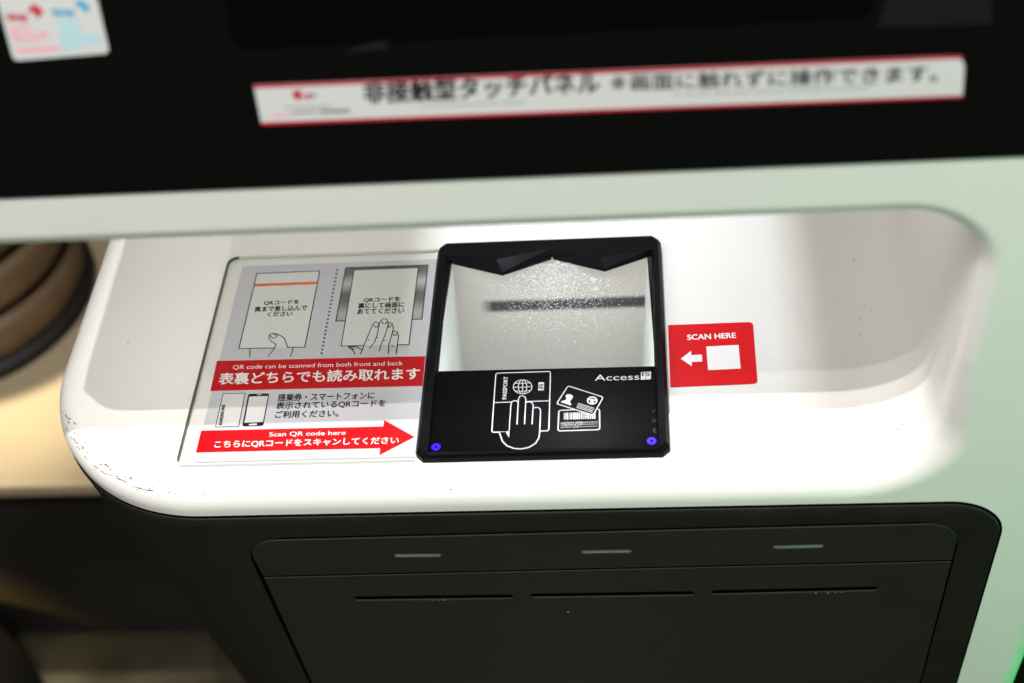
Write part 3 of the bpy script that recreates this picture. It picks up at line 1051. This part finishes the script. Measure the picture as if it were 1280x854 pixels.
# left picture
cardL = Q(zl([(405, 183), (853, 165), (746, 707), (277, 717)]))
sheet('paper_slip', [cardL], PF, D1, M_CARD, pp)
sheet('orange_line', [Q(zl([(391, 257), (833, 240), (829, 258), (388, 275)]))], PF, D2, M_ORANGE, pp)
strokes('slip_outline', [Q(zl([(620, 709), (746, 707), (853, 165), (405, 183), (277, 717), (527, 713)])), Q(zl([(356, 718), (354, 778)])), Q(zl([(662, 712), (655, 745), (643, 773)])),
                         Q(zl([(480, 776), (520, 730), (541, 695), (537, 684), (505, 664), (489, 640), (494, 620), (515, 609), (550, 614), (585, 632), (602, 645), (613, 680), (628, 710)])),
                         Q(zl([(500, 625), (510, 640), (530, 643), (546, 635), (548, 624), (535, 615), (515, 612)]))], .0007, PF, D2, M_INK, pp)
text('slip_text', [('QRコードを', *zl([(455, 410), (704, 400), (458, 378)])), ('奥まで差し込んで', *zl([(388, 456), (760, 444), (392, 418)])), ('ください', *zl([(478, 490), (655, 484), (482, 458)]))], PF, D2, M_INK, pp, 0.032)
dots = []
for i in range(23):
    t = i / 22
    dots.append(ellipse(Q([(421.4 + (402 - 421.4) * t, 337.8 + (441.7 - 337.8) * t)])[0], .0008, .0009, 10))
multi('dotted_line', dots, PF, D1, M_INK, pp)
# right picture
rd = Q(zr([(184, 141), (768, 122), (725, 508), (113, 522)]))
sheet('reader_picture', [rd], PF, D1, M_GRAD, pp)
strokes('reader_outline', [rd], .0007, PF, D2, M_INK, pp, closed=True)
cardR = Q(zr([(243, 160), (700, 143), (633, 690), (151, 700)]))
sheet('paper_slip', [cardR], PF, D3, M_CARD, pp)
strokes('slip_outline', [Q(zr([(310, 697), (151, 700), (243, 160), (700, 143), (633, 690), (553, 692)])),
                         Q(zr([(288, 760), (330, 655), (365, 572), (378, 542), (398, 530), (416, 538), (421, 556), (408, 620), (388, 675), (350, 720)])),
                         Q(zr([(419, 552), (434, 518), (456, 504), (478, 513), (486, 545), (465, 620), (440, 675), (421, 738)])),
                         Q(zr([(484, 545), (496, 532), (514, 540), (523, 572), (506, 640), (490, 690), (485, 755)])),
                         Q(zr([(518, 605), (532, 592), (550, 600), (559, 625), (552, 690), (542, 755)])),
                         Q(zr([(200, 708), (225, 718), (240, 738), (248, 761)])), Q(zr([(205, 704), (262, 707), (300, 728)])), Q(zr([(208, 708), (232, 730), (238, 712)])),
                         Q(zr([(384, 550), (392, 566), (406, 568), (415, 552)])), Q(zr([(440, 522), (448, 541), (466, 543), (476, 526)])), Q(zr([(487, 552), (488, 568), (500, 566), (508, 545)])), Q(zr([(520, 612), (528, 628), (542, 625), (546, 606)])),
                         Q(zr([(340, 650), (350, 658)])), Q(zr([(400, 640), (415, 645)])), Q(zr([(452, 660), (466, 665)])), Q(zr([(505, 700), (524, 703)]))], .00062, PF, D4, M_INK, pp)
text('slip_text', [('QRコードを', *zr([(310, 389), (569, 380), (313, 356)])), ('裏にして画面に', *zr([(270, 431), (598, 422), (274, 393)])), ('あててください', *zr([(264, 473), (597, 464), (268, 435)]))], PF, D4, M_INK, pp, 0.032)
# red band
sheet('red_band', [Q(z4([(205, 45), (1247, 21), (1232, 170), (172, 195)]))], PF, D1, M_RED, pp)
text('band_text', [('QR code can be scanned from both front and back', *z4([(282, 91), (1133, 70), (287, 66)]), 0.0), ('表裏どちらでも読み取れます', *z4([(212, 164), (1218, 137), (220, 106)]), 0.026)], PF, D2, M_WHITEINK, pp)
# lower part
bp = Q(z4([(235, 210), (346, 207), (313, 372), (198, 376)]))
sheet('boarding_pass', [bp], PF, D1, M_CARD, pp)
strokes('boarding_pass_outline', [bp], .0005, PF, D2, M_INK, pp, closed=True)
text('boarding_pass_text', [('BOARDING PASS', *z4([(229, 366), (247, 264), (212, 367)]), 0.05)], PF, D2, M_INK, pp)
sheet('phone', [round_poly(Q(z4([(361, 210), (467, 207), (437, 370), (331, 373)])), .0016)], PF, D1, M_INK, pp)
sheet('phone_screen', [Q(z4([(367, 224), (460, 221), (435, 351), (342, 355)]))], PF, D2, M_CARD, pp)
sheet('phone_button', [capsule(*Q(z4([(364, 364), (406, 362)])), .0012)], PF, D2, M_CARD, pp)
sheet('phone_button', [capsule(*Q(z4([(405, 215), (428, 214)])), .0006)], PF, D2, M_CARD, pp)
text('notice_text', [('搭乗券・スマートフォンに', *z4([(508, 247), (990, 235), (514, 211)])), ('表示されているQRコードを', *z4([(498, 288), (1046, 274), (505, 252)])), ('ご利用ください。', *z4([(494, 331), (810, 324), (500, 296)]))], PF, D1, M_INK, pp, 0.030)
sheet('red_arrow', [Q(z4([(98, 503), (1021, 481), (1017, 516), (1193, 425), (1041, 341), (1037, 373), (126, 394)]))], PF, D1, M_RED, pp)
text('arrow_text', [('Scan QR code here', *z4([(465, 427), (847, 418), (468, 402)]), 0.008), ('こちらにQRコードをスキャンしてください', *z4([(190, 482), (1112, 461), (196, 446)]), 0.024)], PF, D2, M_WHITEINK, pp)
# acrylic plate on top
PL = Frame((0, 0, 0), (1, 0, 0), (0, 1, 0))
pc = [(-0.1555, 0.0012), (-0.0004, 0.0012), (-0.0004, 0.1955), (-0.1555, 0.1955)]
po = round_poly(pc, [0.006, 0.0, 0.0, 0.008], 8)
sheet('clear_plate', [po], PL, 0.0026, M_ACRYL, plate)
# polished rim of the plate: left side dark, bright reflection painted pale on near and far sides
V, Fc, fm = [], [], []
ri = inset(po, 0.0011)
po2 = po if area2(po) > 0 else po[::-1]
k = len(po2)
for pts, z in ((po2, 0.0003), (po2, 0.0028), (ri, 0.0028), (ri, 0.0009)):
    V += [(p[0], p[1], z) for p in pts]
for l in range(3):
    for i in range(k):
        a = l * k + i; b = l * k + (i + 1) % k
        mid = ((po2[i][0] + po2[(i + 1) % k][0]) / 2, (po2[i][1] + po2[(i + 1) % k][1]) / 2)
        if mid[0] > -0.002 and 0.003 < mid[1] < 0.19: continue
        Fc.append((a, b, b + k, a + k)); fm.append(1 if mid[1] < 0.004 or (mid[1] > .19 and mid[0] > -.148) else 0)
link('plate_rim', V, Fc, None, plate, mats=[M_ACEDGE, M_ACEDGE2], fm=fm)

# ------------------------------------------------------------------ red sticker right of the scanner
RS = Frame((0, 0, 0.0), (1, 0, 0), (0, 1, 0))
ro = RS.pxs([(835, 406.5), (941, 402.5), (947, 479.5), (838, 484)], .0004)
rst = empty('scan_sticker', (0.19, 0.086, 0), 'red scan here sticker with a white arrow right of the scanner', 'sticker')
rb_ = sheet('sticker_sheet', [round_poly(ro, [0.0004, .003, .003, .0004])], RS, .0004, M_REDST, rst, .0003)
zs_ = lambda pts: [(820 + x / 7.764, 390 + y / 7.764) for x, y in pts]
text('scan_words', [('SCAN HERE', *zs_([(306, 272), (776, 252), (303, 222)]), 0.03)], RS, .0005, M_WHITEINK, rst)
sheet('arrow', [RS.pxs(zs_([(240, 455), (347, 527), (347, 486), (450, 481), (446, 414), (343, 419), (340, 378)]), .0005)], RS, .0005, M_WHITEINK, rst)
sheet('white_square', [RS.pxs(zs_([(488, 336), (801, 320), (822, 550), (505, 565)]), .0005)], RS, .0005, M_WHITEINK, rst)

# ------------------------------------------------------------------ long sticker on the screen panel
LS = PN
lst = empty('touch_panel_sticker', tuple(PN.w((0.13, 0.04), PT)), 'long white sticker with red borders across the black screen panel', 'sticker')
SO = PT + 0.0004
lo = LS.pxs([(327, 156.5), (1203, 122), (1206.5, 69.5), (317, 107)], SO)
lo = round_poly(lo, [0, 0, .006, 0], 6)
sheet('sticker_sheet', [lo], LS, SO, M_STICKER, lst, .0003)
sheet('red_border', [LS.pxs([(317, 107), (318, 110.5), (1204, 73), (1201, 69.5)], SO)], LS, SO + .0001, M_STRED, lst)
sheet('red_border', [LS.pxs([(326, 153), (327, 156.5), (1203, 122), (1203.5, 119)], SO)], LS, SO + .0001, M_STRED, lst)
text('headline', [('非接触型タッチパネル', (456, 129.5), (749, 116.5), (454, 103), 0.036), ('※', (764, 113), (782, 112.4), (763.5, 95), 0.0), ('画面に触れずに操作できます。', (789, 113.2), (1171, 102), (788, 92.5), 0.018)], LS, SO + .0001, M_INK, lst)
text('small_print', [('Contactless touch panel', (528, 135.5), (656, 130.5), (527.5, 130), 0.0)], LS, SO + .0001, M_STGREY, lst)
text('small_print', [('It can be operated without touching the screen.', (843, 121), (1088, 112.5), (842.5, 115), 0.0)], LS, SO + .0001, M_STGREY, lst)


def lbox(x0, y0, x1, y1, sl):
    return LS.pxs([(x0, y1), (x1, y1 + sl * (x1 - x0)), (x1, y0 + sl * (x1 - x0)), (x0, y0)], SO)


ec = LS.px((373, 118.5), SO)
sheet('round_emblem', [[p for p in ellipse(ec, .0028, .0024, 20)]], LS, SO + .0001, M_STRED, lst)
sheet('round_emblem_notch', [LS.pxs([(374, 117.5), (382, 121), (380, 115)], SO)], LS, SO + .00018, M_STICKER, lst)
multi('emblem_bars', [lbox(382, 117, 388, 124, -.04)], LS, SO + .0001, M_STRED, lst)
multi('grey_line', [lbox(389, 117, 395, 122, -.04), lbox(355, 134, 415, 135.5, -.04)], LS, SO + .0001, M_STGREY, lst)
multi('red_line', [lbox(340, 143, 361, 146, -.04)], LS, SO + .0001, M_STPINK, lst)
multi('dark_line', [lbox(364, 140, 396, 142.5, -.04), lbox(399, 137.5, 437, 142, -.04)], LS, SO + .0001, M_STGREY, lst)

# ------------------------------------------------------------------ logo sticker at the panel's upper left
tst = empty('logo_sticker', tuple(PN.w((-0.12, 0.075), PT)), 'small white sticker with red and blue logos near the upper left of the black panel', 'sticker')
a0, b0 = PN.px((17, 76.5), SO), PN.px((137, 66.5), SO)
hgt = 0.034
tl_o = round_poly([a0, b0, (b0[0], b0[1] + hgt), (a0[0], a0[1] + hgt)], .0025, 5)
sheet('sticker_sheet', [tl_o], PN, SO, M_STICKER, tst, .0003)
tz = lambda pts: [(x / 8.533, y / 8.533) for x, y in pts]
TP = lambda pts: PN.pxs(tz(pts), SO)
text('red_logo_word', [('Skip', *tz([(95, 245), (310, 232), (62, 150)]), 0.05)], PN, SO + .0001, M_STRED, tst)
sheet('red_logo_arrow', [TP([(285, 120), (360, 35), (465, 115), (405, 205), (380, 160), (340, 130)])], PN, SO + .0001, M_STRED, tst)
text('blue_logo_word', [('Skip', *tz([(580, 195), (805, 182), (548, 100)]), 0.05)], PN, SO + .0001, M_STBLUE, tst)
sheet('blue_logo_arrow', [TP([(790, 60), (850, -10), (965, 75), (915, 150), (890, 105), (850, 75)])], PN, SO + .0001, M_STBLUE, tst)


def tbar(x0, y0, x1, y1, shear=.30, sl=-.045):
    return TP([(x0 + (y1 - y0) * shear, y1), (x1 + (y1 - y0) * shear, y1 + sl * (x1 - x0)), (x1, y0 + sl * (x1 - x0)), (x0, y0)])


multi('pink_lines', [tbar(100, 280, 330, 310), tbar(115, 340, 180, 400), tbar(200, 355, 380, 385), tbar(400, 345, 510, 385), tbar(150, 420, 470, 445), tbar(175, 520, 620, 560)], PN, SO + .0001, M_STPINK, tst)
multi('pale_blue_lines', [tbar(590, 225, 840, 260), tbar(625, 310, 860, 350), tbar(640, 385, 1050, 415), tbar(650, 440, 1060, 470), tbar(640, 500, 900, 520)], PN, SO + .0001, M_STPALE, tst)

# ------------------------------------------------------------------ things beyond the kiosk at the left
ctr = empty('service_counter', (-1.2, 0.8, Z_FLOOR), 'low cream topped counter with a dark front behind the kiosk at the left', 'counter')
box_mesh('counter_front', -2.2, -0.36, 0.470, 1.6, Z_FLOOR, -0.622, M_COUNTER, ctr)
box_mesh('counter_top', -2.22, -0.34, 0.455, 1.62, -0.622, -0.598, M_CREAM, ctr, 0.006)

bcx, bcy, br_ = -0.765, 0.775, 0.165
bk = empty('ribbed_basket', (bcx, bcy, -0.598), 'round brown ribbed basket with black grooves standing on the cream counter', 'basket')
prof = [(br_ + .004, 0.0), (br_ + .008, 0.014), (br_ + .002, 0.026)]
prof_d = []


def lathe(name, pr, mt, parent, cap=False):
    n = 64
    V, Fc = [], []
    for r, z in pr:
        for i in range(n):
            a = 2 * math.pi * i / n
            V.append((bcx + r * math.cos(a), bcy + r * math.sin(a), -0.598 + z))
    for l in range(len(pr) - 1):
        for i in range(n):
            a = l * n + i; b = l * n + (i + 1) % n
            Fc.append((a, b, b + n, a + n))
    if cap:
        Fc.append(tuple((len(pr) - 1) * n + i for i in range(n)))
    return link(name, V, Fc, mt, parent, smooth=True)


lathe('base_ring', [(br_ - .01, 0.0), (br_ + .008, 0.001), (br_ + .011, 0.007), (br_ + .010, 0.016), (br_ + .0, 0.022), (br_ - .03, 0.024)], M_BLACKRUB, bk)
z = 0.018
for i in range(5):
    h_ = 0.072
    lathe('rib', [(br_ - .022, z), (br_ - .004, z + .004), (br_ + .002, z + .014), (br_ + .002, z + h_ - .026), (br_ - .004, z + h_ - .018), (br_ - .022, z + h_ - .012)], M_BROWN, bk, cap=(i == 4))
    lathe('groove', [(br_ - .018, z + h_ - .016), (br_ - .014, z + h_ - .006), (br_ - .018, z + h_ + .004)], M_BLACKRUB, bk)
    z += h_

# dark slanted upright at the lower left
leg = empty('black_bag', (-0.87, 0.32, Z_FLOOR), 'dark slanted bag on the floor, cut off by the lower left corner', 'bag')
V = []
ringz = [(0.0, 0.0), (0.015, .010), (0.06, .012), (0.10, -.004), (0.125, -.04)]
n = 40
Fc = []
bu, bn = Vector((0.66, -0.75)), Vector((-0.75, -0.66))
bc = Vector((-0.7165, 0.4535)) + bn * 0.165
for z_, o_ in ringz:
    for i in range(n):
        a = 2 * math.pi * i / n
        ca, sa = math.cos(a), math.sin(a)
        p_ = bc + bn * (math.copysign(abs(ca) ** .5, ca) * (0.15 + o_)) + bu * (math.copysign(abs(sa) ** .5, sa) * (0.28 + o_))
        wob = 0.004 * math.sin(a * 5 + z_ * 40)
        V.append((p_.x + wob, p_.y, Z_FLOOR + z_))
for l in range(len(ringz) - 1):
    for i in range(n):
        a = l * n + i; b = l * n + (i + 1) % n
        Fc.append((a, b, b + n, a + n))
Fc.append(tuple((len(ringz) - 1) * n + i for i in range(n)))
link('bag_body', V, Fc, M_BLACKRUB, leg, smooth=True)
hx = []
hv, hf = [], []
npt = 20
for i in range(npt + 1):
    a = math.pi * i / npt
    c = Vector((-0.87, 0.32 + 0.06 * math.cos(a), Z_FLOOR + 0.12 + 0.05 * math.sin(a)))
    for j in range(8):
        b = 2 * math.pi * j / 8
        rad = Vector((0, math.cos(a), math.sin(a)))
        hv.append(tuple(c + rad * 0.008 * math.cos(b) + Vector((1, 0, 0)) * 0.008 * math.sin(b)))
for i in range(npt):
    for j in range(8):
        a = i * 8 + j; b = i * 8 + (j + 1) % 8
        hf.append((a, b, b + 8, a + 8))
link('handle', hv, hf, M_BLACKRUB, leg, smooth=True)
